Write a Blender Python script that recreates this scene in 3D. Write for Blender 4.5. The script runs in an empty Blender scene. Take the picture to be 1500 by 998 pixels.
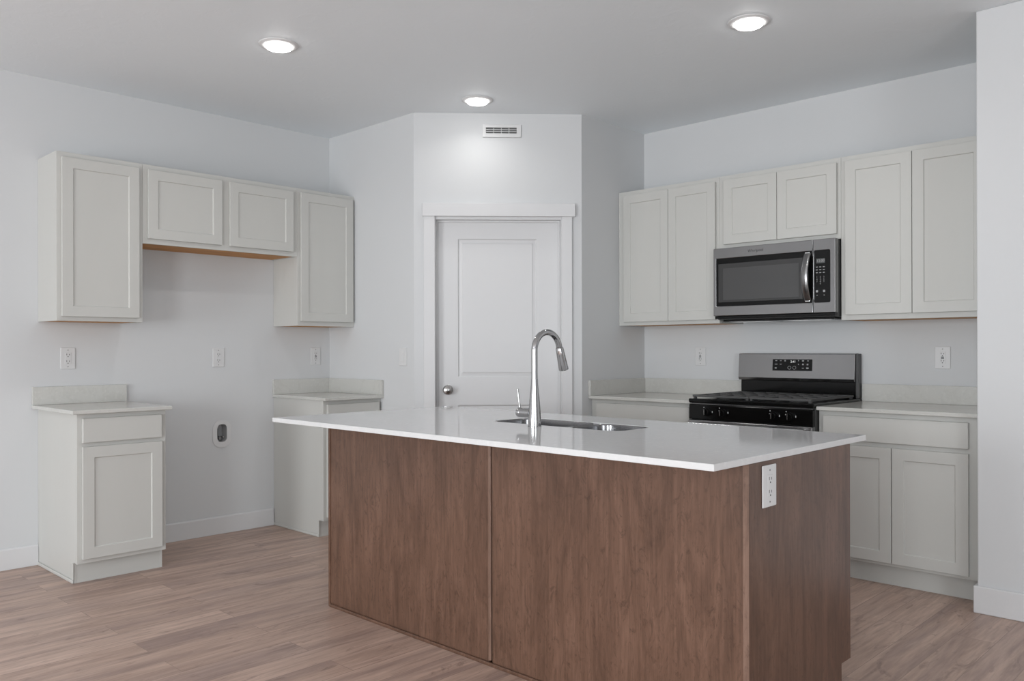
import bpy, bmesh, math, random
from mathutils import Vector, Matrix
random.seed(7)
SC = bpy.context.scene
COL = SC.collection
PI = math.pi

# ------------------------------------------------------------------ camera
def make_camera():
    f, s = 1225.0238, 11.2549
    yaw, ro, ph = math.radians(43.9139), math.radians(-.1201), math.radians(.0671)
    fw0 = Vector((-math.sin(yaw), math.cos(yaw), 0)); rt0 = Vector((math.cos(yaw), math.sin(yaw), 0)); up0 = Vector((0, 0, 1))
    fw = fw0*math.cos(ph) + up0*math.sin(ph); up1 = up0*math.cos(ph) - fw0*math.sin(ph)
    rt = rt0*math.cos(ro) + up1*math.sin(ro); up = up1*math.cos(ro) - rt0*math.sin(ro)
    cd = bpy.data.cameras.new('camera'); co = bpy.data.objects.new('camera', cd); COL.objects.link(co)
    m = Matrix((rt, up, -fw)).transposed().to_4x4(); m.translation = Vector((5.2121, -4.9967, 1.2123))
    co.matrix_world = m
    cd.sensor_width = 36; cd.lens = f/1500*36; cd.shift_y = s/1500; cd.clip_start = .05
    SC.camera = co
make_camera()

# ------------------------------------------------------------------ light
SC.view_settings.view_transform = 'Standard'; SC.view_settings.look = 'None'
SC.view_settings.gamma = 1; SC.view_settings.use_curve_mapping = False
SC.view_settings.exposure = 0.0
W = bpy.data.worlds.new('world'); SC.world = W; W.use_nodes = True
W.node_tree.nodes['Background'].inputs[0].default_value = (.86, .93, 1, 1)
W.node_tree.nodes['Background'].inputs[1].default_value = 1.0
LAMP_W = 2.6          # ceiling lights
LAMP_DOOR_W = 1.0     # the one by the pantry door is dimmer
REAR_W, SIDE_W = 148.0, 94.0   # daylight through the windows behind and beside the camera
def daylight(name, loc, rot, sx, sy, power, color):
    l = bpy.data.lights.new(name, 'AREA'); l.shape = 'RECTANGLE'; l.size = sx; l.size_y = sy; l.energy = power; l.color = color
    o = bpy.data.objects.new(name, l); COL.objects.link(o); o.location = loc; o.rotation_euler = rot
    return o
daylight('daylight_rear', (2.6, -9.45, 1.25), (PI/2+.06, 0, 0), 1.5, 2.0, REAR_W, (.93, .97, 1))
daylight('daylight_rear', (5.9, -9.45, 1.25), (PI/2+.06, 0, 0), 1.5, 2.0, REAR_W, (.93, .97, 1))
daylight('daylight_side', (8.9, -6.0, 1.2), (PI/2+.06, 0, PI/2), 2.0, 2.1, SIDE_W, (.91, .96, 1))

H = 2.7576
# ------------------------------------------------------------------ materials
def newmat(name, col=(.8, .8, .8), rough=.5, metal=0.0, spec=.5, **kw):
    m = bpy.data.materials.new(name); m.use_nodes = True
    b = m.node_tree.nodes['Principled BSDF']
    b.inputs['Base Color'].default_value = (*col, 1); b.inputs['Roughness'].default_value = rough
    b.inputs['Metallic'].default_value = metal; b.inputs['Specular IOR Level'].default_value = spec
    for k, v in kw.items(): b.inputs[k].default_value = v
    return m
class NT:
    def __init__(s, m): s.t = m.node_tree; s.b = s.t.nodes['Principled BSDF']
    def n(s, typ, **kw):
        x = s.t.nodes.new(typ)
        for k, v in kw.items(): setattr(x, k, v)
        return x
    def l(s, a, b): s.t.links.new(a, b)
    def coords(s, scale=(1, 1, 1), rot=(0, 0, 0), loc=(0, 0, 0)):
        tc = s.n('ShaderNodeTexCoord'); mp = s.n('ShaderNodeMapping')
        mp.inputs['Scale'].default_value = scale; mp.inputs['Rotation'].default_value = rot; mp.inputs['Location'].default_value = loc
        s.l(tc.outputs['Object'], mp.inputs['Vector']); return mp.outputs['Vector']
    def noise(s, vec, scale, detail=4, rough=.55, dist=0):
        x = s.n('ShaderNodeTexNoise'); x.inputs['Scale'].default_value = scale; x.inputs['Detail'].default_value = detail
        x.inputs['Roughness'].default_value = rough; x.inputs['Distortion'].default_value = dist
        s.l(vec, x.inputs['Vector']); return x.outputs['Fac']
    def ramp(s, fac, stops):
        x = s.n('ShaderNodeValToRGB'); e = x.color_ramp.elements
        while len(e) < len(stops): e.new(.5)
        for i, (p, c) in enumerate(stops): e[i].position = p; e[i].color = (*c, 1)
        s.l(fac, x.inputs['Fac']); return x.outputs['Color']
    def mix(s, a, b, fac, blend='MIX'):
        x = s.n('ShaderNodeMix', data_type='RGBA', blend_type=blend)
        if isinstance(fac, (int, float)): x.inputs[0].default_value = fac
        else: s.l(fac, x.inputs[0])
        for i, v in ((6, a), (7, b)):
            if isinstance(v, tuple): x.inputs[i].default_value = (*v, 1)
            else: s.l(v, x.inputs[i])
        return x.outputs[2]
    def bump(s, h, strength, dist=.002):
        x = s.n('ShaderNodeBump'); x.inputs['Strength'].default_value = strength; x.inputs['Distance'].default_value = dist
        s.l(h, x.inputs['Height']); s.l(x.outputs['Normal'], s.b.inputs['Normal'])

M = {}
def mk_wall():
    m = newmat('wall_paint', (.622, .63, .636), .65, spec=.3); t = NT(m)
    t.bump(t.noise(t.coords(), 90, 3), .12, .0012); return m
def mk_ceiling():
    m = newmat('ceiling_paint', (.835, .872, .897), .55, spec=.35); t = NT(m)
    v = t.coords(); f = t.ramp(t.noise(v, 9, 5, .6, .6), [(.5, (0, 0, 0)), (.58, (1, 1, 1))])
    t.bump(f, .22, .0015); return m
def mk_cab(name, col):
    m = newmat(name, col, .42, spec=.4); t = NT(m)
    f = t.noise(t.coords((1, 1, .15)), 6, 3)
    t.l(t.mix(col, tuple(c*.96 for c in col), f), t.b.inputs['Base Color']); return m
def mk_quartz(name, col, vein, rough):
    m = newmat(name, col, rough, spec=.5); t = NT(m); v = t.coords()
    a = t.ramp(t.noise(v, 3.2, 6, .6, 1.6), [(.46, (0, 0, 0)), (.5, (1, 1, 1)), (.54, (0, 0, 0))])
    c = t.mix(col, vein, a); sp = t.ramp(t.noise(v, 60, 2), [(.55, (0, 0, 0)), (.75, (1, 1, 1))])
    t.l(t.mix(c, tuple(min(1, x*1.06) for x in col), sp), t.b.inputs['Base Color']); return m
def mk_wood(name, dark, mid, light, rough=.32):
    m = newmat(name, mid, rough, spec=.42); t = NT(m)
    g = t.noise(t.coords((1, 1, .05)), 80, 7, .7, .6)
    big = t.noise(t.coords((1, 1, .22)), 8, 6, .68, 1.3)
    fl = t.noise(t.coords((1, 1, .4)), 24, 5, .78, 3.0)
    c = t.ramp(g, [(.32, tuple(x*.85 for x in dark)), (.5, mid), (.68, light)])
    c = t.mix(c, t.ramp(big, [(.32, tuple(x*.8 for x in dark)), (.52, mid), (.72, light)]), .6)
    spots = t.ramp(fl, [(.53, (0, 0, 0)), (.70, (.75, .75, .75))])
    c = t.mix(c, tuple(x*.7 for x in dark), spots)
    t.l(c, t.b.inputs['Base Color']); t.bump(g, .05, .001); return m
def mk_floor():
    m = newmat('vinyl_plank', (.3, .23, .2), .42, spec=.45); t = NT(m)
    v = t.coords((1, 1, 1), (0, 0, PI/2), (.07, .3, 0))
    br = t.n('ShaderNodeTexBrick'); br.offset = .37; br.offset_frequency = 2
    for k, x in (('Scale', 1), ('Mortar Size', .0012), ('Mortar Smooth', .1), ('Bias', 0), ('Brick Width', 1.22), ('Row Height', .152)):
        br.inputs[k].default_value = x
    br.inputs['Color1'].default_value = (0, 0, 0, 1); br.inputs['Color2'].default_value = (1, 1, 1, 1); br.inputs['Mortar'].default_value = (.5, .5, .5, 1)
    t.l(v, br.inputs['Vector'])
    # shift the grain plank by plank
    add = t.n('ShaderNodeVectorMath', operation='MULTIPLY_ADD'); t.l(br.outputs['Color'], add.inputs[0])
    add.inputs[1].default_value = (7, 13, 5); t.l(t.coords((1, .085, 1)), add.inputs[2])
    g = t.noise(add.outputs[0], 22, 7, .62, .5)
    big = t.noise(add.outputs[0], 5, 4, .6, 1.2)
    tone = t.ramp(br.outputs['Color'], [(0, (.47, .325, .262)), (.5, (.54, .38, .308)), (1, (.64, .465, .385))])
    c = t.mix(tone, t.ramp(g, [(.3, (.22, .15, .125)), (.5, (.48, .34, .275)), (.72, (.70, .52, .43))]), .55)
    c = t.mix(c, (.29, .205, .185), t.ramp(big, [(.48, (0, 0, 0)), (.70, (.75, .75, .75))]))
    kn = t.n('ShaderNodeVectorMath', operation='MULTIPLY_ADD'); t.l(br.outputs['Color'], kn.inputs[0])
    kn.inputs[1].default_value = (3, 17, 9); t.l(t.coords((1, .28, 1)), kn.inputs[2])
    c = t.mix(c, (.19, .13, .11), t.ramp(t.noise(kn.outputs[0], 13, 5, .68, 1.6), [(.58, (0, 0, 0)), (.72, (.7, .7, .7))]))
    fine = t.noise(add.outputs[0], 75, 3, .6, .2)
    c = t.mix(c, t.ramp(fine, [(.35, (.55, .55, .55)), (.65, (1.0, 1.0, 1.0))]), .35, 'MULTIPLY')
    c = t.mix(c, (.16, .12, .10), t.ramp(br.outputs['Fac'], [(0, (0, 0, 0)), (1, (.55, .55, .55))]))
    t.l(c, t.b.inputs['Base Color']); t.bump(g, .06, .001); return m
def mk_steel(name, col, rough, aniso=.0, tan=(0, 0, 1)):
    m = newmat(name, col, rough, 1.0); t = NT(m)
    if aniso:
        t.b.inputs['Anisotropic'].default_value = aniso
        c = t.n('ShaderNodeCombineXYZ')
        for i in range(3): c.inputs[i].default_value = tan[i]
        t.l(c.outputs[0], t.b.inputs['Tangent'])
    return m
def mk_emit(name, col, e):
    m = newmat(name, col, .5); b = m.node_tree.nodes['Principled BSDF']
    b.inputs['Emission Color'].default_value = (*col, 1); b.inputs['Emission Strength'].default_value = e; return m
M['wall'] = mk_wall(); M['ceiling'] = mk_ceiling()
M['trim'] = newmat('white_trim', (.66, .66, .665), .4, spec=.4)
M['cab'] = mk_cab('cabinet_paint', (.56, .557, .53))
M['raw'] = newmat('raw_wood', (.40, .20, .08), .6)
NT(M['raw']).l(NT(M['raw']).ramp(NT(M['raw']).noise(NT(M['raw']).coords((1, .1, 1)), 30), [(.3, (.46, .20, .05)), (.7, (.64, .31, .09))]), M['raw'].node_tree.nodes['Principled BSDF'].inputs['Base Color'])
M['quartz'] = mk_quartz('cream_quartz', (.56, .556, .528), (.535, .53, .50), .16)
M['white_quartz'] = mk_quartz('white_quartz', (.665, .665, .665), (.65, .65, .655), .07)
M['wood'] = mk_wood('stained_maple', (.078, .041, .026), (.130, .070, .046), (.195, .110, .076))
M['floor'] = mk_floor()
M['edge'] = mk_wood('edge_maple', (.14, .082, .058), (.20, .122, .09), (.26, .165, .125))
M['chrome'] = mk_steel('chrome', (.46, .46, .465), .05)
M['steel'] = mk_steel('brushed_steel', (.28, .28, .282), .22, .85)
M['steel_trim'] = mk_steel('bright_steel', (.66, .66, .66), .22)
M['sink'] = mk_steel('sink_steel', (.25, .25, .255), .2)
M['nickel'] = mk_steel('satin_nickel', (.42, .41, .40), .25)
M['black'] = newmat('black_enamel', (.004, .004, .004), .12, spec=.22)
M['blackglass'] = newmat('black_glass', (.004, .004, .004), .06, spec=.2)
M['screen'] = newmat('microwave_screen', (.055, .055, .055), .16, spec=.6)
M['screen_frame'] = newmat('screen_frame', (.03, .03, .03), .16, spec=.6)
M['iron'] = newmat('cast_iron', (.075, .075, .075), .6, spec=.4)
M['charcoal'] = newmat('charcoal_side', (.05, .05, .05), .4)
M['plastic'] = newmat('white_plastic', (.66, .66, .66), .32, spec=.5)
M['slot'] = newmat('dark_slot', (.03, .03, .03), .6)
M['grey'] = newmat('grey_plastic', (.20, .20, .20), .5)
M['liner'] = newmat('grey_liner', (.42, .42, .42), .5)
M['mark'] = mk_emit('lit_marking', (.75, .75, .75), .35)
M['print'] = newmat('printed_mark', (.35, .35, .35), .5)
M['glint_paint'] = newmat('painted_glint', (.6, .6, .6), .5)  # pale colour for the painted highlights at the range knobs
M['lcd'] = newmat('lcd', (.07, .075, .075), .3)
M['lens'] = mk_emit('lamp_lens', (1, .99, .97), 12.0)
M['ring'] = newmat('lamp_ring', (.70, .70, .70), .5)
M['dark'] = newmat('duct_dark', (.10, .10, .10), .7)

# ------------------------------------------------------------------ helpers
class MB:
    def __init__(s): s.bm = bmesh.new()
    def box(s, x0, x1, y0, y1, z0, z1):
        m = Matrix.Translation(((x0+x1)/2, (y0+y1)/2, (z0+z1)/2)) @ Matrix.Diagonal((abs(x1-x0), abs(y1-y0), abs(z1-z0), 1))
        bmesh.ops.create_cube(s.bm, size=1, matrix=m); return s
    def prism(s, pts, vec):
        """closed polygon of 3-D points pushed along vec"""
        a = [s.bm.verts.new(p) for p in pts]; b = [s.bm.verts.new(Vector(p)+Vector(vec)) for p in pts]
        s.bm.faces.new(a); s.bm.faces.new(b[::-1]); n = len(a)
        for i in range(n): s.bm.faces.new((a[i], a[(i+1) % n], b[(i+1) % n], b[i]))
        return s
    def holed(s, outer, holes, vec):
        """planar outer loop with holes, pushed along vec"""
        es = []
        for lp in [outer]+holes:
            vs = [s.bm.verts.new(p) for p in lp]
            es += [s.bm.edges.new((vs[i], vs[(i+1) % len(vs)])) for i in range(len(vs))]
        r = bmesh.ops.triangle_fill(s.bm, use_beauty=True, use_dissolve=False, edges=es)
        fs = [g for g in r['geom'] if isinstance(g, bmesh.types.BMFace)]
        e = bmesh.ops.extrude_face_region(s.bm, geom=fs)
        bmesh.ops.translate(s.bm, verts=[g for g in e['geom'] if isinstance(g, bmesh.types.BMVert)], vec=vec)
        return s
    def tube(s, path, rad, n=20, caps=True, sx=1, sy=1, ref=None):
        P = [Vector(p) for p in path]; rings = []
        if not isinstance(rad, (list, tuple)): rad = [rad]*len(P)
        up = Vector(ref) if ref else None
        for i, p in enumerate(P):
            d = (P[min(i+1, len(P)-1)] - P[max(i-1, 0)]).normalized()
            if up is None: up = Vector((0, 0, 1)) if abs(d.z) < .9 else Vector((1, 0, 0))
            a = (up - d*up.dot(d)).normalized(); b = d.cross(a); up = a
            rings.append([s.bm.verts.new(p + (a*math.cos(k*2*PI/n)*sx + b*math.sin(k*2*PI/n)*sy)*rad[i]) for k in range(n)])
        for r0, r1 in zip(rings, rings[1:]):
            for k in range(n): s.bm.faces.new((r0[k], r0[(k+1) % n], r1[(k+1) % n], r1[k]))
        if caps: s.bm.faces.new(rings[0][::-1]); s.bm.faces.new(rings[-1])
        return s
    def lathe(s, org, axis, prof, n=40):
        """prof = (r, h) pairs along axis"""
        ax = Vector(axis).normalized(); a = ax.orthogonal().normalized(); b = ax.cross(a); o = Vector(org); rings = []
        for r, h in prof:
            if r < 1e-6: rings.append([s.bm.verts.new(o+ax*h)])
            else: rings.append([s.bm.verts.new(o+ax*h+(a*math.cos(k*2*PI/n)+b*math.sin(k*2*PI/n))*r) for k in range(n)])
        for r0, r1 in zip(rings, rings[1:]):
            for k in range(n):
                q = [r0[k % len(r0)], r0[(k+1) % len(r0)], r1[(k+1) % len(r1)], r1[k % len(r1)]]
                q = [v for i, v in enumerate(q) if v not in q[:i]]
                if len(q) > 2: s.bm.faces.new(q)
        if len(rings[0]) > 1: s.bm.faces.new(rings[0][::-1])
        if len(rings[-1]) > 1: s.bm.faces.new(rings[-1])
        return s
    def build(s, name, mat, parent=None, bevel=0, smooth=False, seg=2):
        bmesh.ops.recalc_face_normals(s.bm, faces=s.bm.faces)
        me = bpy.data.meshes.new(name); 
        if smooth:
            for f in s.bm.faces: f.smooth = True
            for e in s.bm.edges:
                if len(e.link_faces) == 2 and e.calc_face_angle(0) > math.radians(40): e.smooth = False
        s.bm.to_mesh(me); s.bm.free(); me.materials.append(mat)
        o = bpy.data.objects.new(name, me); COL.objects.link(o)
        if parent: 
            o.parent = parent; o.matrix_parent_inverse = Matrix.Translation(-parent.location)
        if bevel:
            b = o.modifiers.new('bevel', 'BEVEL'); b.width = bevel; b.segments = seg; b.limit_method = 'ANGLE'; b.angle_limit = math.radians(40)
        return o
def thing(name, label, cat, loc=(0, 0, 0), group=None):
    o = bpy.data.objects.new(name, None); COL.objects.link(o); o.location = loc; o.empty_display_size = .1
    o['label'] = label; o['category'] = cat
    if group: o['group'] = group
    return o
def tag(o, label, cat, group=None):
    o['label'] = label; o['category'] = cat
    if group: o['group'] = group
    return o
def struct(o): o['kind'] = 'structure'; return o
class Frame:
    """flat local frame: a runs along the wall, n out of it, z up"""
    def __init__(s, org, a, n): s.o = Vector(org); s.a = Vector(a); s.n = Vector(n)
    def p(s, a, n, z): return s.o + s.a*a + s.n*n + Vector((0, 0, z))
    def box(s, mb, a0, a1, n0, n1, z0, z1):
        mb.prism([s.p(a0, n0, z0), s.p(a1, n0, z0), s.p(a1, n0, z1), s.p(a0, n0, z1)], s.n*(n1-n0)); return mb
    def rr(s, a0, a1, z0, z1, r, n, k=6):
        """rounded rectangle loop"""
        out = []
        for ca, cz, st in ((a1-r, z0+r, -PI/2), (a1-r, z1-r, 0), (a0+r, z1-r, PI/2), (a0+r, z0+r, PI)):
            for i in range(k+1):
                t = st + i*PI/2/k; out.append(s.p(ca+r*math.cos(t), n, cz+r*math.sin(t)))
        return out
LW = Frame((0, 0, 0), (0, 1, 0), (1, 0, 0))          # left wall, a = y
RW = Frame((0, 0, 0), (1, 0, 0), (0, -1, 0))         # range wall, a = x
A_ = Vector((.9675, -1.5101, 0)); B_ = Vector((1.7254, -.711, 0)); T_ = (B_-A_).normalized(); N_ = Vector((T_.y, -T_.x, 0))
DW = Frame(A_, T_, N_); DL = (B_-A_).length          # pantry wall with the door
PL = Frame((0, -1.5101, 0), (1, 0, 0), (0, -1, 0))   # short wall left of the pantry
PR = Frame((1.7254, 0, 0), (0, 1, 0), (1, 0, 0))     # short wall right of the pantry

# ------------------------------------------------------------------ room
X1, Y0 = 9.1, -9.6
WT = .12
struct(MB().box(-.12, X1+.12, Y0-.12, .12, -.1, 0).build('floor', M['floor']))
struct(MB().box(-.12, X1+.12, Y0-.12, .12, H, H+.1).build('ceiling', M['ceiling']))
# left wall with the pocket of the water box
pocket = LW.rr(-2.383, -2.312, .602, .722, .028, 0)
struct(MB().holed([(0, Y0, 0), (0, .12, 0), (0, .12, H), (0, Y0, H)], [pocket], (-.12, 0, 0)).build('wall_left', M['wall']))
struct(MB().box(0, 4.0874, 0, .12, 0, H).build('wall_back', M['wall']))
struct(MB().box(4.0874, X1+.12, -.7562, .12, 0, H).build('wall_right', M['wall'], bevel=.006, seg=3))
# pantry walls
def inner(p, n1, n2, th):
    # corner of two planes moved back by th
    d = n1.x*n2.y - n1.y*n2.x; c1 = n1.dot(p)-th; c2 = n2.dot(p)-th
    return Vector(((c1*n2.y-c2*n1.y)/d, (n1.x*c2-n2.x*c1)/d, 0))
nL, nR = Vector((0, -1, 0)), Vector((1, 0, 0))
IA = inner(A_, nL, N_, WT); IB = inner(B_, N_, nR, WT)
struct(MB().prism([(0, -1.5101, 0), A_, IA, (0, -1.5101+WT, 0)], (0, 0, H)).build('wall_pantry_left', M['wall']))
struct(MB().prism([B_, (1.7254, 0, 0), (1.7254-WT, 0, 0), IB], (0, 0, H)).build('wall_pantry_right', M['wall']))
ia, ib = (IA-A_).dot(T_), (IB-A_).dot(T_)
DO0, DO1, DOZ = .124, .982, 2.082
mb = MB()
mb.prism([A_, DW.p(DO0, 0, 0), DW.p(DO0, -WT, 0), IA], (0, 0, DOZ))
mb.prism([DW.p(DO1, 0, 0), B_, IB, DW.p(DO1, -WT, 0)], (0, 0, DOZ))
mb.prism([A_+Vector((0, 0, DOZ)), B_+Vector((0, 0, DOZ)), IB+Vector((0, 0, DOZ)), IA+Vector((0, 0, DOZ))], (0, 0, H-DOZ))
bmesh.ops.remove_doubles(mb.bm, verts=mb.bm.verts, dist=1e-5)
struct(mb.build('wall_pantry_front', M['wall']))
# walls behind and beside the camera, with their windows
def windowed(name, fr, a0, a1, n0, n1, wins):
    s_ = fr
    outer = [s_.p(a0, n0, 0), s_.p(a1, n0, 0), s_.p(a1, n0, H), s_.p(a0, n0, H)]
    holes = [[s_.p(p, n0, r), s_.p(q, n0, r), s_.p(q, n0, t), s_.p(p, n0, t)] for p, q, r, t in wins]
    struct(MB().holed(outer, holes, s_.n*(n1-n0)).build(name, M['wall']))
RR = Frame((0, Y0, 0), (1, 0, 0), (0, 1, 0)); SR = Frame((X1, 0, 0), (0, 1, 0), (-1, 0, 0))
rear_w = [(1.8, 3.4, .2, 2.3), (5.1, 6.7, .2, 2.3)]; side_w = [(-7.05, -4.95, .08, 2.25)]
windowed('wall_rear', RR, 0, X1, 0, -.12, rear_w)
windowed('wall_side', SR, Y0, -.7562, 0, -.12, side_w)
wi = 1
for fr, ws in ((RR, rear_w), (SR, side_w)):
    for p, q, r, t in ws:
        m = MB(); c = (p+q)/2; w = .05
        m.holed([fr.p(p, -.02, r), fr.p(q, -.02, r), fr.p(q, -.02, t), fr.p(p, -.02, t)],
                [[fr.p(p+w, -.02, r+w), fr.p(c-w/2, -.02, r+w), fr.p(c-w/2, -.02, t-w), fr.p(p+w, -.02, t-w)],
                 [fr.p(c+w/2, -.02, r+w), fr.p(q-w, -.02, r+w), fr.p(q-w, -.02, t-w), fr.p(c+w/2, -.02, t-w)]], fr.n*-.06)
        struct(m.build('window_%d' % wi, M['trim'])); wi += 1

# baseboards
def baseboard(name, fr, a0, a1, h=.117, th=.013):
    m = MB(); m.prism([fr.p(a0, 0, 0), fr.p(a0, th, 0), fr.p(a0, th, h-.008), fr.p(a0, th*.45, h), fr.p(a0, 0, h)], fr.a*(a1-a0))
    return struct(m.build(name, M['trim'], bevel=.0015))
baseboard('baseboard_left', LW, Y0, -3.4505)
baseboard('baseboard_left', LW, -2.985, -1.9735)
baseboard('baseboard_pantry_left', PL, .62, .9675)
baseboard('baseboard_pantry_front', DW, .002, .06); baseboard('baseboard_pantry_front', DW, 1.04, DL-.002)
baseboard('baseboard_pantry_right', PR, -.711, -.612)
m = MB(); h = .125; e = .014
m.prism([(4.0874-e, -.7562-e, 0), (X1, -.7562-e, 0), (X1, -.7562, 0), (4.0874, -.7562, 0), (4.0874, -.66, 0), (4.0874-e, -.66, 0)], (0, 0, h))
struct(m.build('baseboard_right', M['trim'], bevel=.005))

# pantry door with casing
struct(DW.box(MB(), .0644, .1377, 0, .018, 0, 2.08).build('trim_1', M['trim'], bevel=.002))
struct(DW.box(MB(), .9683, 1.036, 0, .018, 0, 2.08).build('trim_2', M['trim'], bevel=.002))
struct(DW.box(MB(), .0577, 1.056, 0, .026, 2.08, 2.1665).build('trim_3', M['trim'], bevel=.002))
m = MB()   # jamb with door stop, an upside-down U
def ushape(m, s0, s1, top, w, n0, n1):
    pts = [(s0, 0), (s0+w, 0), (s0+w, top-w), (s1-w, top-w), (s1-w, 0), (s1, 0), (s1, top), (s0, top)]
    m.prism([DW.p(a, n0, z) for a, z in pts], N_*(n1-n0))
ushape(m, .1245, .9815, 2.0815, .019, -.001, -WT+.001)
struct(m.build('trim_4', M['trim']))
m = MB(); ushape(m, .1436, .9624, 2.0624, .012, -.042, -.056)
struct(m.build('trim_5', M['trim'], bevel=.0015))
def panel_door(name, fr, a0, a1, z0, z1, nb, nf, panels, mat, parent=None, slope=.032, depth=.009, flat=None):
    """slab whose front has sunken moulded panels; one connected mesh"""
    m = MB(); bm = m.bm
    V = lambda a, n, z: bm.verts.new(fr.p(a, n, z))
    As = sorted({a0, a1, *[p[0] for p in panels], *[p[1] for p in panels]}); Zs = sorted({z0, z1, *[p[2] for p in panels], *[p[3] for p in panels]})
    g = {(i, j): V(a, nf, z) for i, a in enumerate(As) for j, z in enumerate(Zs)}
    for i in range(len(As)-1):
        for j in range(len(Zs)-1):
            q = [g[i, j], g[i+1, j], g[i+1, j+1], g[i, j+1]]
            hit = [p for p in panels if p[0] <= As[i] and p[1] >= As[i+1] and p[2] <= Zs[j] and p[3] >= Zs[j+1]]
            if not hit: bm.faces.new(q); continue
            prev = q
            for ins, dp in ((slope*.25, depth), (slope*.8, depth*.75), (slope, depth*.35)) if flat is None else ((.0025, depth),):
                b0, b1, c0, c1 = As[i]+ins, As[i+1]-ins, Zs[j]+ins, Zs[j+1]-ins
                cur = [V(b0, nf-dp, c0), V(b1, nf-dp, c0), V(b1, nf-dp, c1), V(b0, nf-dp, c1)]
                for k in range(4): bm.faces.new((prev[k], prev[(k+1) % 4], cur[(k+1) % 4], cur[k]))
                prev = cur
            bm.faces.new(prev)
    # sides and back
    ring = [g[i, 0] for i in range(len(As))] + [g[len(As)-1, j] for j in range(1, len(Zs))] + [g[i, len(Zs)-1] for i in range(len(As)-2, -1, -1)] + [g[0, j] for j in range(len(Zs)-2, 0, -1)]
    back = [bm.verts.new(v.co + fr.n*(nb-nf)) for v in ring]; n = len(ring)
    for k in range(n): bm.faces.new((ring[k], ring[(k+1) % n], back[(k+1) % n], back[k]))
    bm.faces.new(back)
    return m.build(name, mat, parent, bevel=.0016)
pd = struct(panel_door('door_1', DW, .1445, .9615, .012, 2.06, -.092, -.057, [(.2863, .8093, 1.028, 1.9425), (.2863, .8093, .24, .843)], M['trim']))
kn = MB().lathe(DW.p(.2182, -.0575, .944), N_, [(.0, 0), (.033, 0), (.033, .004), (.028, .009), (.012, .012), (.0105, .03), (.017, .036), (.026, .045), (.0285, .055), (.025, .064), (.014, .069), (0, .07)]).build('door_knob', M['nickel'], pd, smooth=True)
kn['label'] = 'round satin nickel door knob'

# ------------------------------------------------------------------ cabinets
def shaker(fr, a0, a1, z0, z1, nf, parent, mat=None, name='door'):
    st = .057
    return panel_door(name, fr, a0, a1, z0, z1, nf-.019, nf, [(a0+st, a1-st, z0+st, z1-st)], mat or M['cab'], parent, depth=.0065, flat=1)
def face_frame(fr, a0, a1, z0, z1, n0, n1, rails, parent, mat=None, sl=.028, sr=.028, bottom=.028, top=.03, mid=None):
    holes = []
    zc = [z0+bottom] + [v for r in rails for v in r] + [z1-top]
    ac = [a0+sl] + (list(mid) if mid else []) + [a1-sr]
    for k in range(0, len(zc), 2):
        for q in range(0, len(ac), 2):
            holes.append([fr.p(ac[q], n0, zc[k]), fr.p(ac[q+1], n0, zc[k]), fr.p(ac[q+1], n0, zc[k+1]), fr.p(ac[q], n0, zc[k+1])])
    return MB().holed([fr.p(a0, n0, z0), fr.p(a1, n0, z0), fr.p(a1, n0, z1), fr.p(a0, n0, z1)], holes, fr.n*(n1-n0)).build('face_frame', mat or M['cab'], parent, bevel=.0012)
def gap(doors): return (doors[0][1]-.012, doors[1][0]+.012) if len(doors) > 1 else None
def upper(fr, a0, a1, z0, z1, doors, label, group='upper wall cabinets'):
    t = thing('wall_cabinet', label, 'cabinet', fr.p((a0+a1)/2, .15, z0), group)
    d = .286
    for q in (a0, a1-.015): fr.box(MB(), q, q+.015, .001, d, z0, z1).build('side_panel', M['cab'], t, bevel=.001)
    fr.box(MB(), a0+.0152, a1-.0152, .001, d, z1-.016, z1-.001).build('top_panel', M['cab'], t)
    b = fr.box(MB(), a0+.0152, a1-.0152, .001, d, z0+.0015, z0+.016).build('bottom_panel', M['raw'], t); b['label'] = 'bare orange-brown wood underside'
    face_frame(fr, a0, a1, z0, z1, d+.0004, .305, [], t, mid=gap(doors), sl=doors[0][0]-a0+.012, sr=a1-doors[-1][1]+.012, bottom=max(.02, doors[0][2]-z0+.012), top=z1-doors[0][3]+.012)
    for q in doors: shaker(fr, q[0], q[1], q[2], q[3], .3255, t)
    return t
UB, UT = 1.372, 2.2924
upper(LW, -3.4491, -2.9885, UB, UT, [(-3.426, -3.013, 1.396, 2.262)], 'tall single-door cream wall cabinet at the left end, above the short left base cabinet')
upper(LW, -2.9875, -1.9678, 1.8318, UT, [(-2.961, -2.507, 1.861, 2.262), (-2.455, -2.005, 1.861, 2.262)], 'short two-door cream wall cabinet with bare wood underside above the empty fridge gap')
upper(LW, -1.9668, -1.5115, UB, UT, [(-1.947, -1.530, 1.402, 2.264)], 'single-door cream wall cabinet in the left corner beside the pantry wall')
upper(RW, 1.7275, 2.5073, UB, UT, [(1.777, 2.1365, 1.396, 2.263), (2.1395, 2.486, 1.396, 2.263)], 'two-door cream wall cabinet left of the microwave')
upper(RW, 2.5083, 3.2765, 1.8335, UT, [(2.546, 2.8985, 1.862, 2.263), (2.9015, 3.258, 1.862, 2.263)], 'short two-door cream wall cabinet directly above the microwave')
upper(RW, 3.2775, 4.0855, UB, UT, [(3.307, 3.6615, 1.401, 2.263), (3.6645, 4.0185, 1.401, 2.263)], 'two-door cream wall cabinet right of the microwave, against the wall end')

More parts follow.
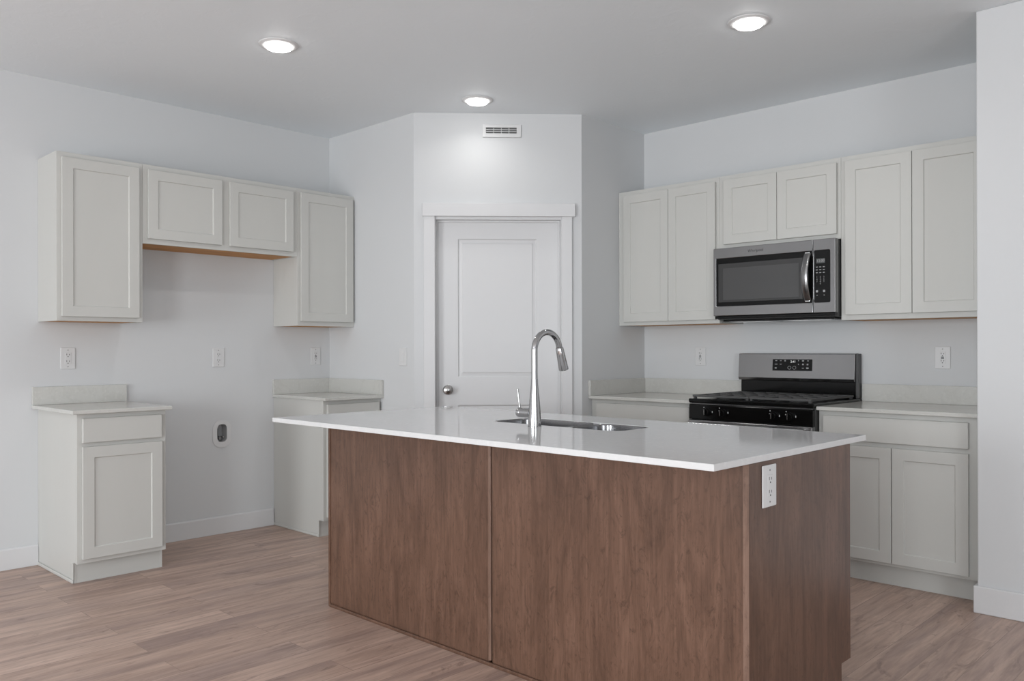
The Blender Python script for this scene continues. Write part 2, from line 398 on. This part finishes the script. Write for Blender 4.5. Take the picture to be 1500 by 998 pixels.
CT = .9023
def base(fr, a0, a1, drawers, doors, label, shoe=None):
    t = thing('base_cabinet', label, 'cabinet', fr.p((a0+a1)/2, .3, 0), 'base cabinets along the walls')
    zt = CT-.0205; d = .5905
    def side(q):
        pts = [(.001, 0), (.562, 0), (.562, .108), (d, .108), (d, zt), (.001, zt)]
        MB().prism([fr.p(q, n, z) for n, z in pts], fr.a*.016).build('side_panel', M['cab'], t, bevel=.001)
    side(a0); side(a1-.016)
    face_frame(fr, a0, a1, .106, zt, d+.0004, .61, [(.700, .742)], t, mid=gap(doors), sl=doors[0][0]-a0+.012, sr=a1-doors[-1][1]+.012, top=.035)
    fr.box(MB(), a0+.0165, a1-.0165, .546, .5615, 0, .107).build('toe_kick', M['cab'], t)
    fr.box(MB(), a0+.0165, a1-.0165, .02, d-.001, .112, .128).build('bottom_panel', M['cab'], t)
    for q in drawers: fr.box(MB(), q[0], q[1], .611, .6305, q[2], q[3]).build('drawer_front', M['cab'], t, bevel=.004)
    for q in doors: shaker(fr, q[0], q[1], q[2], q[3], .6305, t)
    if shoe is not None:
        q0, q1 = shoe
        fr.box(MB(), q0, q1, .002, .566, 0, .018).build('shoe_molding', M['cab'], t, bevel=.004)
        fr.box(MB(), q0+.001 if q0 < a0 else q0, q1, .548, .567, .0182, .105).build('corner_strip', M['cab'], t, bevel=.002)
    return t
base(LW, -3.4491, -2.9882, [(-3.427, -3.015, .731, .858)], [(-3.426, -3.014, .130, .710)], 'freestanding cream base cabinet with one drawer and door, left of the fridge gap', (-3.4575, -3.4495))
base(LW, -1.9671, -1.5115, [(-1.945, -1.532, .731, .858)], [(-1.945, -1.532, .130, .710)], 'cream base cabinet in the left corner partly hidden behind the island', (-1.9755, -1.9675))
base(RW, 1.7275, 2.5035, [(1.776, 2.486, .731, .858)], [(1.776, 2.129, .130, .708), (2.133, 2.486, .130, .708)], 'cream base cabinet left of the range, mostly hidden behind the island')
base(RW, 3.2815, 4.0855, [(3.309, 4.016, .730, .857)], [(3.309, 3.6605, .124, .707), (3.6645, 4.016, .124, .707)], 'two-door cream base cabinet with wide drawer right of the range')
# quartz tops
def top(fr, a0, a1, label, splash, ends=()):
    o = fr.box(MB(), a0, a1, .001, .648, CT-.02, CT).build('countertop', M['quartz'], bevel=.003)
    tag(o, label, 'countertop', 'cream quartz counters along the walls')
    fr.box(MB(), splash[0], splash[1], .0012, .020, CT+.0003, CT+.1016).build('backsplash', M['quartz'], o, bevel=.0015)
    for f2, p, q in ends: f2.box(MB(), p, q, .0012, .020, CT+.0003, CT+.1016).build('side_splash', M['quartz'], o, bevel=.0015)
top(LW, -3.482, -2.966, 'small cream quartz counter on the freestanding left base cabinet', (-3.482, -2.966))
top(LW, -1.9765, -1.5115, 'small cream quartz counter in the left corner with splash on two sides', (-1.9765, -1.5115), [(PL, .0205, .648)])
top(RW, 1.7270, 2.5045, 'cream quartz counter left of the range with splash on two sides', (1.7270, 2.5045), [(PR, -.648, -.0205)])
top(RW, 3.2805, 4.0865, 'cream quartz counter right of the range, ending at the wall', (3.2805, 4.0865))

# ------------------------------------------------------------------ island
IT = .8933; IX0, IX1, IY0, IY1 = 1.6794, 4.0135, -2.9506, -1.8700
SX0, SX1, SY0, SY1 = 2.562, 3.262, -2.388, -2.135
def loop_xy(x0, x1, y0, y1, r, z, k=6):
    out = []
    for cx, cy, st in ((x1-r, y0+r, -PI/2), (x1-r, y1-r, 0), (x0+r, y1-r, PI/2), (x0+r, y0+r, PI)):
        for i in range(k+1):
            t = st+i*PI/2/k; out.append((cx+r*math.cos(t), cy+r*math.sin(t), z))
    return out
o = MB().holed([(IX0, IY0, IT), (IX1, IY0, IT), (IX1, IY1, IT), (IX0, IY1, IT)], [loop_xy(SX0, SX1, SY0, SY1, .06, IT)], (0, 0, -.0203)).build('island_countertop', M['white_quartz'], bevel=.002)
tag(o, 'glossy white quartz slab on the wooden island with a sink cut-out', 'countertop')
BX0, BX1, BY0, BY1 = 1.8415, 4.0126, -2.7509, -2.0155; BT = IT-.0208
t = thing('kitchen_island', 'large brown stained wood kitchen island under a white quartz top', 'island', (2.93, -2.38, 0))
def endpanel(x0, x1):
    pts = [(BY0, 0), (BY1-.077, 0), (BY1-.077, .11), (BY1, .11), (BY1, BT), (BY0, BT)]
    return MB().prism([(x0, y, z) for y, z in pts], (x1-x0, 0, 0)).build('end_panel', M['wood'], t, bevel=.0012)
e_ = endpanel(BX1-.020, BX1); endpanel(BX0, BX0+.012)
b = MB().box(BX1-.0195, BX1-.0005, BY0-.0016, BY0-.0002, 0, BT).build('edge_band', M['edge'], e_); b['label'] = 'lighter wood edge strip'
SEAM = 2.9335
MB().box(BX0+.0122, SEAM-.0135, BY0+.005, BY0+.018, 0, BT).build('front_panel', M['wood'], t)
MB().box(SEAM+.0045, BX1-.0205, BY0+.005, BY0+.018, 0, BT).build('front_panel', M['wood'], t)
MB().box(SEAM-.0133, SEAM, BY0, BY0+.020, .02, BT).build('seam_strip', M['edge'], t, bevel=.0015)
b = MB().box(SEAM+.0002, SEAM+.0043, BY0+.012, BY0+.018, 0.02, BT).build('shadow_gap', M['slot'], t); b['label'] = 'dark open joint between the two panels'
MB().box(BX0+.0125, BX1-.021, BY0-.006, BY0+.0048, 0, .014).build('shoe_molding', M['wood'], t, bevel=.003)
MB().box(BX0+.0125, BX1-.0205, BY1-.093, BY1-.078, 0, .109).build('toe_kick', M['wood'], t)
FI = Frame((0, BY1-.61, 0), (1, 0, 0), (0, 1, 0))
face_frame(FI, BX0+.0125, BX1-.0205, .11, BT, .591, .6098, [(.69, .73)], t, M['wood'])
n = 4; w = (BX1-BX0-.09)/n
for i in range(n):
    q = BX0+.045+i*w
    shaker(FI, q+.006, q+w-.006, .13, .70, .6305, t, M['wood'])
    FI.box(MB(), q+.006, q+w-.006, .6105, .6305, .72, .85).build('drawer_front', M['wood'], t, bevel=.003)

# sink
def basin(x0, x1, y0, y1, zt, dep, r, parent):
    m = MB(); rings = []
    for ins, z in ((0, zt), (.0005, zt-.006), (.003, zt-.03), (.012, zt-dep+.03), (.03, zt-dep+.006), (.055, zt-dep)):
        rings.append([m.bm.verts.new(p) for p in loop_xy(x0+ins, x1-ins, y0+ins, y1-ins, max(r-ins*.3, .02), z, 8)])
    for a, b in zip(rings, rings[1:]):
        for k in range(len(a)): m.bm.faces.new((a[k], a[(k+1) % len(a)], b[(k+1) % len(b)], b[k]))
    m.bm.faces.new(rings[-1])
    o = m.build('basin', M['sink'], parent, smooth=True)
    sol = o.modifiers.new('thickness', 'SOLIDIFY'); sol.thickness = .0015; sol.offset = -1 
    return o
SZ = IT-.0015
sk = thing('kitchen_sink', 'double-bowl stainless steel sink set under the island counter', 'sink', ((SX0+SX1)/2, (SY0+SY1)/2, SZ-.2))
DV = 2.992
b1 = basin(SX0+.003, DV-.011, SY0+.003, SY1-.003, SZ, .2, .058, sk); b2 = basin(DV+.011, SX1-.003, SY0+.003, SY1-.003, SZ, .2, .058, sk)
MB().box(DV-.0105, DV+.0105, SY0+.012, SY1-.012, SZ-.02, SZ-.002).build('divider', M['steel_trim'], sk, bevel=.003)
for b, cx in ((b1, (SX0+DV)/2), (b2, (SX1+DV)/2)):
    MB().lathe((cx, (SY0+SY1)/2, SZ-.2), (0, 0, 1), [(.045, .0002), (.045, .002), (.036, .003), (.03, .0005)]).build('drain', M['chrome'], b, smooth=True)

# faucet
FX, FY = 2.893, -2.455
fc = thing('faucet', 'tall chrome gooseneck pull-down faucet standing beside the sink', 'faucet', (FX, FY, IT))
MB().lathe((FX, FY, IT), (0, 0, 1), [(.0285, .0), (.0285, .003), (.027, .004), (.0262, .03), (.024, .075), (.0195, .13), (.0155, .17), (.0138, .198)]).build('body', M['chrome'], fc, smooth=True)
pth = [(FX, FY, IT+.1985), (FX, FY, IT+.25), (FX, FY, 1.195)]
R = .079; cy, cz = FY+R, 1.204
for i in range(0, 33):
    a = PI - i*(PI-math.radians(12))/32; pth.append((FX, cy+R*math.cos(a), cz+R*math.sin(a)))
MB().tube(pth, .0132, 24).build('neck', M['chrome'], fc, smooth=True)
e = Vector(pth[-1]); d = Vector((0, math.sin(math.radians(17)), -math.cos(math.radians(17))))
hp = [e + d*k for k in (.0008, .004, .03, .064, .097, .101)]
hd = MB().tube(hp, [.0150, .0168, .0178, .0195, .0215, .0205], 24).build('spray_head', M['chrome'], fc, smooth=True)
bt = MB().tube([e+d*.022+Vector((0, .016, .003)), e+d*.04+Vector((0, .0195, .003)), e+d*.058+Vector((0, .020, .002))], [.004, .006, .004], 12).build('spray_button', M['charcoal'], hd, smooth=True)
bt['label'] = 'dark spray button'
hz = IT+.055
lv = MB().tube([(FX-.018, FY, hz), (FX-.070, FY, hz)], .0205, 24).build('valve_barrel', M['chrome'], fc, smooth=True)
MB().tube([(FX-.0715, FY, hz), (FX-.074, FY, hz), (FX-.088, FY, hz), (FX-.094, FY, hz)], [.0192, .0207, .0205, .015], 24).build('valve_cap', M['chrome'], fc, smooth=True)
MB().tube([(FX-.082, FY, hz+.014), (FX-.088, FY, hz+.05), (FX-.095, FY, hz+.096)], [.0042, .004, .0038], 12).build('lever', M['chrome'], fc, smooth=True)

# ------------------------------------------------------------------ microwave
def wtext(s, size, fr, a, n, z, mat, parent, name, sx=1.0):
    cu = bpy.data.curves.new('txt', 'FONT'); cu.body = s; cu.size = size; cu.align_x = 'CENTER'; cu.align_y = 'CENTER'; cu.extrude = .0002
    tmp = bpy.data.objects.new('txt', cu); COL.objects.link(tmp)
    me = bpy.data.meshes.new_from_object(tmp.evaluated_get(bpy.context.evaluated_depsgraph_get()))
    bpy.data.objects.remove(tmp); bpy.data.curves.remove(cu)
    for v in me.vertices: v.co = fr.p(a+v.co.x*sx, n+v.co.z, z+v.co.y)
    me.materials.clear(); me.materials.append(mat)
    o = bpy.data.objects.new(name, me); COL.objects.link(o); o.parent = parent; o.matrix_parent_inverse = Matrix.Translation(-parent.location)
    return o
mw = thing('microwave', 'stainless over-the-range microwave with black glass door and keypad', 'microwave', (2.89, -.19, 1.385))
MX0, MX1, MZ0, MZ1, MF = 2.5095, 3.2755, 1.4151, 1.8317, .3824
RW.box(MB(), MX0+.006, MX1-.004, .001, .340, 1.392, MZ1-.002).build('body', M['charcoal'], mw, bevel=.003)
for q in (.10, .22):
    RW.box(MB(), MX1-.0038, MX1-.002, q, q+.05, 1.43, 1.80).build('side_rib', M['charcoal'], mw)
b = RW.box(MB(), MX0+.03, MX1-.03, .06, .32, 1.380, 1.3915).build('vent_grille', M['black'], mw, bevel=.003)
for q in (MX0+.06, MX0+.44): RW.box(MB(), q, q+.26, .1, .28, 1.378, 1.3798).build('grease_filter', M['steel_trim'], mw)
RW.box(MB(), MX0+.004, MX1-.004, .341, .372, 1.397, 1.4135).build('bottom_trim', M['black'], mw, bevel=.002)
DR = 3.147
def plate(a0, a1, z0, z1, hole, n0, n1, name):
    return MB().holed([RW.p(a0, n0, z0), RW.p(a1, n0, z0), RW.p(a1, n0, z1), RW.p(a0, n0, z1)], [hole], RW.n*(n1-n0)).build(name, M['steel'], mw, bevel=.0025)
GZ0, GZ1 = 1.4735, 1.7685
g = [RW.p(a, .342, z) for a, z in ((2.5285, GZ0), (DR-.004, GZ0), (DR-.004, GZ1), (2.5285, GZ1))]
plate(MX0, DR-.001, MZ0, MZ1, g, .342, MF, 'door')
plate(DR+.001, MX1, MZ0, MZ1, RW.rr(DR+.006, 3.2465, GZ0, GZ1, .008, .342), .342, MF, 'control_surround')
gl = RW.box(MB(), 2.529, DR-.0045, .350, MF-.0015, GZ0+.0005, GZ1-.0005).build('door_glass', M['blackglass'], mw); gl['label'] = 'black glass door window'
RW.box(MB(), 2.544, 3.085, MF-.0014, MF-.0008, 1.4985, 1.7345).build('window_screen', M['screen_frame'], gl)
RW.box(MB(), 2.576, 3.062, MF-.0007, MF-.0002, 1.512, 1.706).build('inner_screen', M['screen'], gl)
cp = RW.box(MB(), DR+.0065, 3.246, .350, MF-.001, GZ0+.0005, GZ1-.0005).build('control_panel', M['blackglass'], mw, bevel=.001)
hp = []
for i in range(17):
    u = -1+i/8; hp.append(RW.p(3.118, MF+.006+.046*(1-u*u), 1.6205+u*.132))
MB().tube(hp, .021, 20, ref=(1, 0, 0), sx=1, sy=.32).build('handle', M['steel'], mw, smooth=True)
for u in (-1, 1): RW.box(MB(), 3.104, 3.132, MF-.001, MF+.010, 1.6205+u*.132-.01, 1.6205+u*.132+.01).build('handle_mount', M['steel_trim'], mw, bevel=.002)
ds = RW.box(MB(), 3.166, 3.216, MF-.0009, MF-.0003, 1.695, 1.722).build('display', M['lcd'], mw)
wtext('12:00', .021, RW, 3.191, MF-.0001, 1.7085, M['print'], ds, 'display_digits', 1.0)
for r in range(3):
    for c in range(3): RW.box(MB(), 3.164+c*.020, 3.175+c*.020, MF-.0009, MF-.0004, 1.672-r*.016, 1.676-r*.016).build('button', M['print'], cp)
num = ['1', '2', '3', '4', '5', '6', '7', '8', '9', '0']
for k, s_ in enumerate(num):
    r, c = (k//3, k % 3) if k < 9 else (3, 1)
    wtext(s_, .0115, RW, 3.170+c*.020, MF-.0006, 1.617-r*.0125, M['print'], cp, 'button', 1.0)
for c in (0, 2):
    RW.box(MB(), 3.164+c*.0205, 3.176+c*.0205, MF-.0009, MF-.0004, 1.531, 1.543).build('button', M['print'], cp)
    RW.box(MB(), 3.168+c*.0205, 3.173+c*.0205, MF-.0009, MF-.0004, 1.512, 1.516).build('button', M['print'], cp)
lg = wtext('Whirlpool', .024, RW, 2.792, MF+.0003, 1.801, M['charcoal'], mw, 'logo', 1.0)

# ------------------------------------------------------------------ range
rg = thing('gas_range', 'stainless and black gas range between the two quartz counters', 'range', (2.893, -.33, 0))
GX0, GX1 = 2.5085, 3.2770
RW.box(MB(), GX0+.002, GX1-.002, .012, .640, .02, .893).build('body', M['charcoal'], rg, bevel=.002)
ck = RW.box(MB(), GX0, GX1, .012, .672, .8935, .917).build('cooktop', M['black'], rg, bevel=.006, seg=3)
cpn = RW.box(MB(), GX0+.004, GX1-.004, .6405, .672, .796, .884).build('control_panel', M['black'], rg, bevel=.004)
RW.box(MB(), GX0+.004, GX1-.004, .6405, .668, .8862, .8892).build('edge_glint', M['steel'], rg)  # light reflected along the rounded cooktop edge, put in as a steel strip
for kx in (2.640, 2.742, 3.056, 3.150):
    k = MB().lathe(RW.p(kx, .6725, .841), RW.n, [(.0, 0), (.024, 0), (.024, .006), (.0205, .010), (.0195, .028), (.017, .031), (0, .0315)], 32).build('knob', M['black'], rg, smooth=True)
    RW.box(MB(), kx-.0045, kx+.0045, .7040, .716, .822, .860).build('grip', M['black'], k, bevel=.002)
    RW.box(MB(), kx-.0014, kx+.0014, .7161, .7165, .828, .859).build('pointer', M['steel_trim'], k)
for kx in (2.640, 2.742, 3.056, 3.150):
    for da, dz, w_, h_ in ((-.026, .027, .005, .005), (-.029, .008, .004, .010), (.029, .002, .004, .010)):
        RW.box(MB(), kx+da-w_/2, kx+da+w_/2, .6722, .6726, .841+dz-h_/2, .841+dz+h_/2).build('knob_glint', M['glint_paint'], cpn)  # highlights of the knobs, painted as small pale patches on the panel
od = RW.box(MB(), GX0+.004, GX1-.004, .6405, .680, .24, .792).build('oven_door', M['steel'], rg, bevel=.004)
RW.box(MB(), GX0+.11, GX1-.11, .6802, .682, .36, .66).build('oven_window', M['blackglass'], od)
hb = MB().tube([RW.p(GX0+.03, .728, .770), RW.p(GX1-.03, .728, .770)], .013, 20).build('oven_handle', M['steel_trim'], od, smooth=True)
for q in (GX0+.05, GX1-.05): RW.box(MB(), q-.012, q+.012, .680, .722, .760, .780).build('handle_mount', M['steel_trim'], od, bevel=.002)
RW.box(MB(), GX0+.004, GX1-.004, .6405, .676, .06, .232).build('storage_drawer', M['steel'], rg, bevel=.004)
for q in ((GX0+.04, .06), (GX1-.06, .06), (GX0+.04, .58), (GX1-.06, .58)): RW.box(MB(), q[0], q[0]+.03, q[1], q[1]+.03, 0, .0198).build('foot', M['black'], rg)
# backguard
RW.box(MB(), GX0+.012, GX1-.012, .012, .058, .9175, 1.012).build('back_riser', M['black'], rg, bevel=.002)
bgm = MB(); bgm.prism([RW.p(GX0+.002, n, z) for n, z in ((.012, 1.0125), (.072, 1.0125), (.078, 1.03), (.066, 1.180), (.012, 1.184))], RW.a*(GX1-GX0-.020))
bg = bgm.build('backguard', M['steel'], rg, bevel=.003)
RW.box(MB(), GX1-.0175, GX1-.002, .012, .060, .9175, 1.181).build('end_cap', M['charcoal'], rg, bevel=.002)
def bgn(z): return .078 - .012*(z-1.03)/.15
BGF = Frame((0, 0, 0), (1, 0, 0), (0, -1, 0))
tl = math.atan(.012/.15)
class Tilt(Frame):
    def p(s, a, n, z): return Vector((a, -(bgn(z)+n), z))
TG = Tilt((0, 0, 0), (1, 0, 0), (0, -1, 0))
pn = TG.box(MB(), 2.745, 3.002, .0002, .0012, 1.075, 1.146).build('display_panel', M['blackglass'], bg)
wtext('2:41', .020, TG, 2.880, .0016, 1.131, M['mark'], pn, 'display_digits')
for a, z, w, h in ((2.769, 1.137, .013, .004), (2.799, 1.137, .011, .004), (2.828, 1.137, .010, .008), (2.769, 1.115, .017, .004), (2.799, 1.115, .011, .004), (2.767, 1.091, .012, .008),
                   (2.915, 1.138, .005, .006), (2.915, 1.115, .005, .006), (2.944, 1.137, .013, .007), (2.975, 1.137, .010, .004), (2.944, 1.115, .010, .009), (2.973, 1.115, .010, .009), (2.944, 1.092, .012, .004), (2.973, 1.092, .014, .009)):
    TG.box(MB(), a-w/2, a+w/2, .0013, .0016, z-h/2, z+h/2).build('touch_key', M['print'], pn)
for a in (2.857, 2.889):
    m = MB(); ou = [TG.p(a+.0115*math.cos(k*PI/12), .0013, 1.094+.0105*math.sin(k*PI/12)) for k in range(24)]; inn = [TG.p(a+.0095*math.cos(k*PI/12), .0013, 1.094+.0085*math.sin(k*PI/12)) for k in range(24)]
    m.holed(ou, [inn], (0, -.0004, 0)).build('touch_key', M['print'], pn)
# burners and grates
for bx, by, r in ((2.66, .20, .042), (2.66, .47, .05), (3.125, .20, .042), (3.125, .47, .05), (2.893, .335, .045)):
    b = MB().lathe(RW.p(bx, by, .9172), (0, 0, 1), [(r+.02, 0), (r+.018, .004), (r, .006), (r, .014), (r-.004, .016), (0, .0165)], 32).build('burner', M['iron'], rg, smooth=True)
for q0, q1 in ((GX0+.018, 2.8915), (2.8945, GX1-.018)):
    m = MB(); z0, z1 = .9265, .9385; n0, n1 = .085, .655; w = .014
    ws = (q1-q0); c1, c2 = q0+w, q1-w; ac = [c1+(c2-c1)*k/4 for k in range(5)]; nc = [n0+w+(n1-n0-2*w)*k/4 for k in range(5)]
    holes = []
    for i in range(4):
        for j in range(4):
            g = .0095
            holes.append([RW.p(ac[i]+g, nc[j]+g, z0), RW.p(ac[i+1]-g, nc[j]+g, z0), RW.p(ac[i+1]-g, nc[j+1]-g, z0), RW.p(ac[i]+g, nc[j+1]-g, z0)])
    m.holed([RW.p(q0, n0, z0), RW.p(q1, n0, z0), RW.p(q1, n1, z0), RW.p(q0, n1, z0)], holes, (0, 0, z1-z0))
    gr = m.build('grate', M['iron'], rg, bevel=.002)
    for a in (q0+.004, q1-.018):
        for nn in (n0+.004, n1-.022): RW.box(MB(), a, a+.014, nn, nn+.018, .9172, z0+.001).build('grate_foot', M['iron'], gr)

# ------------------------------------------------------------------ outlets, switch, water box
def outlet(fr, a, z, n, label, gfci=False, w=.080, h=.124):
    t = thing('wall_outlet', label, 'outlet', fr.p(a, n, z), 'white electrical outlets')
    def B(name, a0, a1, n0, n1, z0, z1, mat, par=t, bev=.0):
        return fr.box(MB(), a+a0, a+a1, n+n0, n+n1, z+z0, z+z1).build(name, mat, par, bevel=bev)
    B('cover_plate', -w/2, w/2, .0005, .006, -h/2, h/2, M['plastic'], bev=.0025)
    f = B('receptacle', -.0165, .0165, .0062, .0078, -.0335, .0335, M['plastic'], bev=.001)
    for s in (-1, 1):
        zc = s*.0195 - (.0 if s < 0 else 0)
        for q, hh in ((-.0085, .0095), (.0055, .008)):
            B('slot', q, q+.0028, .0078, .0081, zc-.001, zc-.001+hh, M['slot'], f)
        MB().lathe(fr.p(a-.0002, n+.0078, z+zc-.0085), fr.n, [(.0028, 0), (.0028, .0003)], 12).build('slot', M['slot'], f)
    if gfci:
        for s in (-1, 1): B('test_button', -.0075, .0075, .0078, .0092, s*.0035-.0022, s*.0035+.0022, M['slot'], f)
    for s in (-1, 1): MB().lathe(fr.p(a, n+.006, z+s*.048), fr.n, [(.003, 0), (.0028, .0008)], 12).build('screw', M['grey'], t)
    return t
outlet(LW, -3.293, 1.164, 0, 'white wall outlet above the freestanding left counter')
outlet(LW, -2.372, 1.161, 0, 'white wall outlet in the fridge gap, above the water box')
outlet(LW, -1.632, 1.163, 0, 'white wall outlet above the left corner counter', True)
outlet(RW, 2.187, 1.160, 0, 'white wall outlet left of the range, under the wall cabinet', True)
outlet(RW, 3.7175, 1.160, 0, 'white wall outlet with two dark buttons right of the range', True)
outlet(Frame((BX1, 0, 0), (0, 1, 0), (1, 0, 0)), -2.633, .797, 0, 'bright white outlet on the wooden end panel of the island', w=.086, h=.127)
sw = thing('light_switch', 'white rocker light switch beside the pantry door', 'switch', PL.p(.857, 0, 1.163))
PL.box(MB(), .818, .896, .0005, .006, 1.104, 1.222).build('cover_plate', M['plastic'], sw, bevel=.0025)
PL.box(MB(), .840, .874, .0062, .0105, 1.130, 1.196).build('rocker', M['plastic'], sw, bevel=.002)

wb = thing('water_box', 'oval recessed refrigerator water supply box low on the left wall', 'water box', (0, -2.3475, .662))
MB().holed(LW.rr(-2.412, -2.285, .568, .748, .055, .0006, 8), [LW.rr(-2.381, -2.314, .604, .720, .027, .0006)], (.0045, 0, 0)).build('cover_plate', M['plastic'], wb, bevel=.001)
m = MB(); r0 = [m.bm.verts.new(p) for p in LW.rr(-2.3815, -2.3135, .6035, .7205, .0265, .0)]; r1 = [m.bm.verts.new(p) for p in LW.rr(-2.3815, -2.3135, .6035, .7205, .0265, -.07)]
for k in range(len(r0)): m.bm.faces.new((r0[k], r0[(k+1) % len(r0)], r1[(k+1) % len(r1)], r1[k]))
m.bm.faces.new(r1); m.build('box_liner', M['liner'], wb)
MB().tube([(-.045, -2.362, .6045), (-.045, -2.362, .69)], .009, 14).build('water_pipe', M['slot'], wb, smooth=True)
MB().tube([(-.045, -2.350, .628), (-.018, -2.350, .628)], [.013, .011], 16).build('valve', M['chrome'], wb, smooth=True)
MB().tube([(-.05, -2.329, .634), (-.018, -2.329, .634)], [.006, .006], 12).build('valve_stem', M['chrome'], wb, smooth=True)

# wall register above the pantry door
vt = thing('wall_vent', 'white louvered supply register on the wall above the pantry door', 'vent', DW.p(.576, 0, 2.643))
V0, V1, VZ0, VZ1 = .4495, .7035, 2.600, 2.686
G0, G1, GZ0_, GZ1_ = .4725, .6735, 2.6265, 2.6635
MB().holed([DW.p(V0, .0005, VZ0), DW.p(V1, .0005, VZ0), DW.p(V1, .0005, VZ1), DW.p(V0, .0005, VZ1)], [[DW.p(G0, .0005, GZ0_), DW.p(G1, .0005, GZ0_), DW.p(G1, .0005, GZ1_), DW.p(G0, .0005, GZ1_)]], N_*.0085).build('frame', M['plastic'], vt, bevel=.003)
DW.box(MB(), G0, G1, .0006, .0012, GZ0_, GZ1_).build('duct_opening', M['dark'], vt)
for k in (1, 2): DW.box(MB(), G0, G1, .0014, .0075, GZ0_+k*.0123-.0016, GZ0_+k*.0123+.0016).build('louver', M['plastic'], vt)
for k in (1, 2, 3): DW.box(MB(), G0+k*.0502-.0018, G0+k*.0502+.0018, .0014, .0080, GZ0_, GZ1_).build('divider', M['plastic'], vt)

# ------------------------------------------------------------------ ceiling lights
def ceiling_light(x, y, label, watts=LAMP_W):
    t = thing('ceiling_light', label, 'ceiling light', (x, y, H), 'round recessed ceiling lights')
    MB().lathe((x, y, H-.0003), (0, 0, -1), [(.098, 0), (.098, .003), (.092, .007), (.066, .010), (.064, .009), (.064, 0)], 48).build('trim_ring', M['ring'], t, smooth=True)
    MB().lathe((x, y, H-.002), (0, 0, -1), [(.063, 0), (.063, .012), (.0615, .018), (.056, .0205), (0, .021)], 48).build('lens', M['lens'], t, smooth=True)
    l = bpy.data.lights.new('lamp', 'AREA'); l.shape = 'DISK'; l.size = .13; l.energy = watts; l.spread = 2.5; l.color = (1, .985, .96)
    o = bpy.data.objects.new('lamp', l); COL.objects.link(o); o.location = (x, y, H-.0245); o.parent = t; o.matrix_parent_inverse = Matrix.Translation(-t.location)
ceiling_light(1.428, -2.765, 'glowing round ceiling light over the left cabinets and fridge gap')
ceiling_light(3.281, -1.372, 'glowing round ceiling light in front of the range-side cabinets')
ceiling_light(1.467, -1.412, 'smaller-looking round ceiling light close to the pantry door wall', LAMP_DOOR_W)
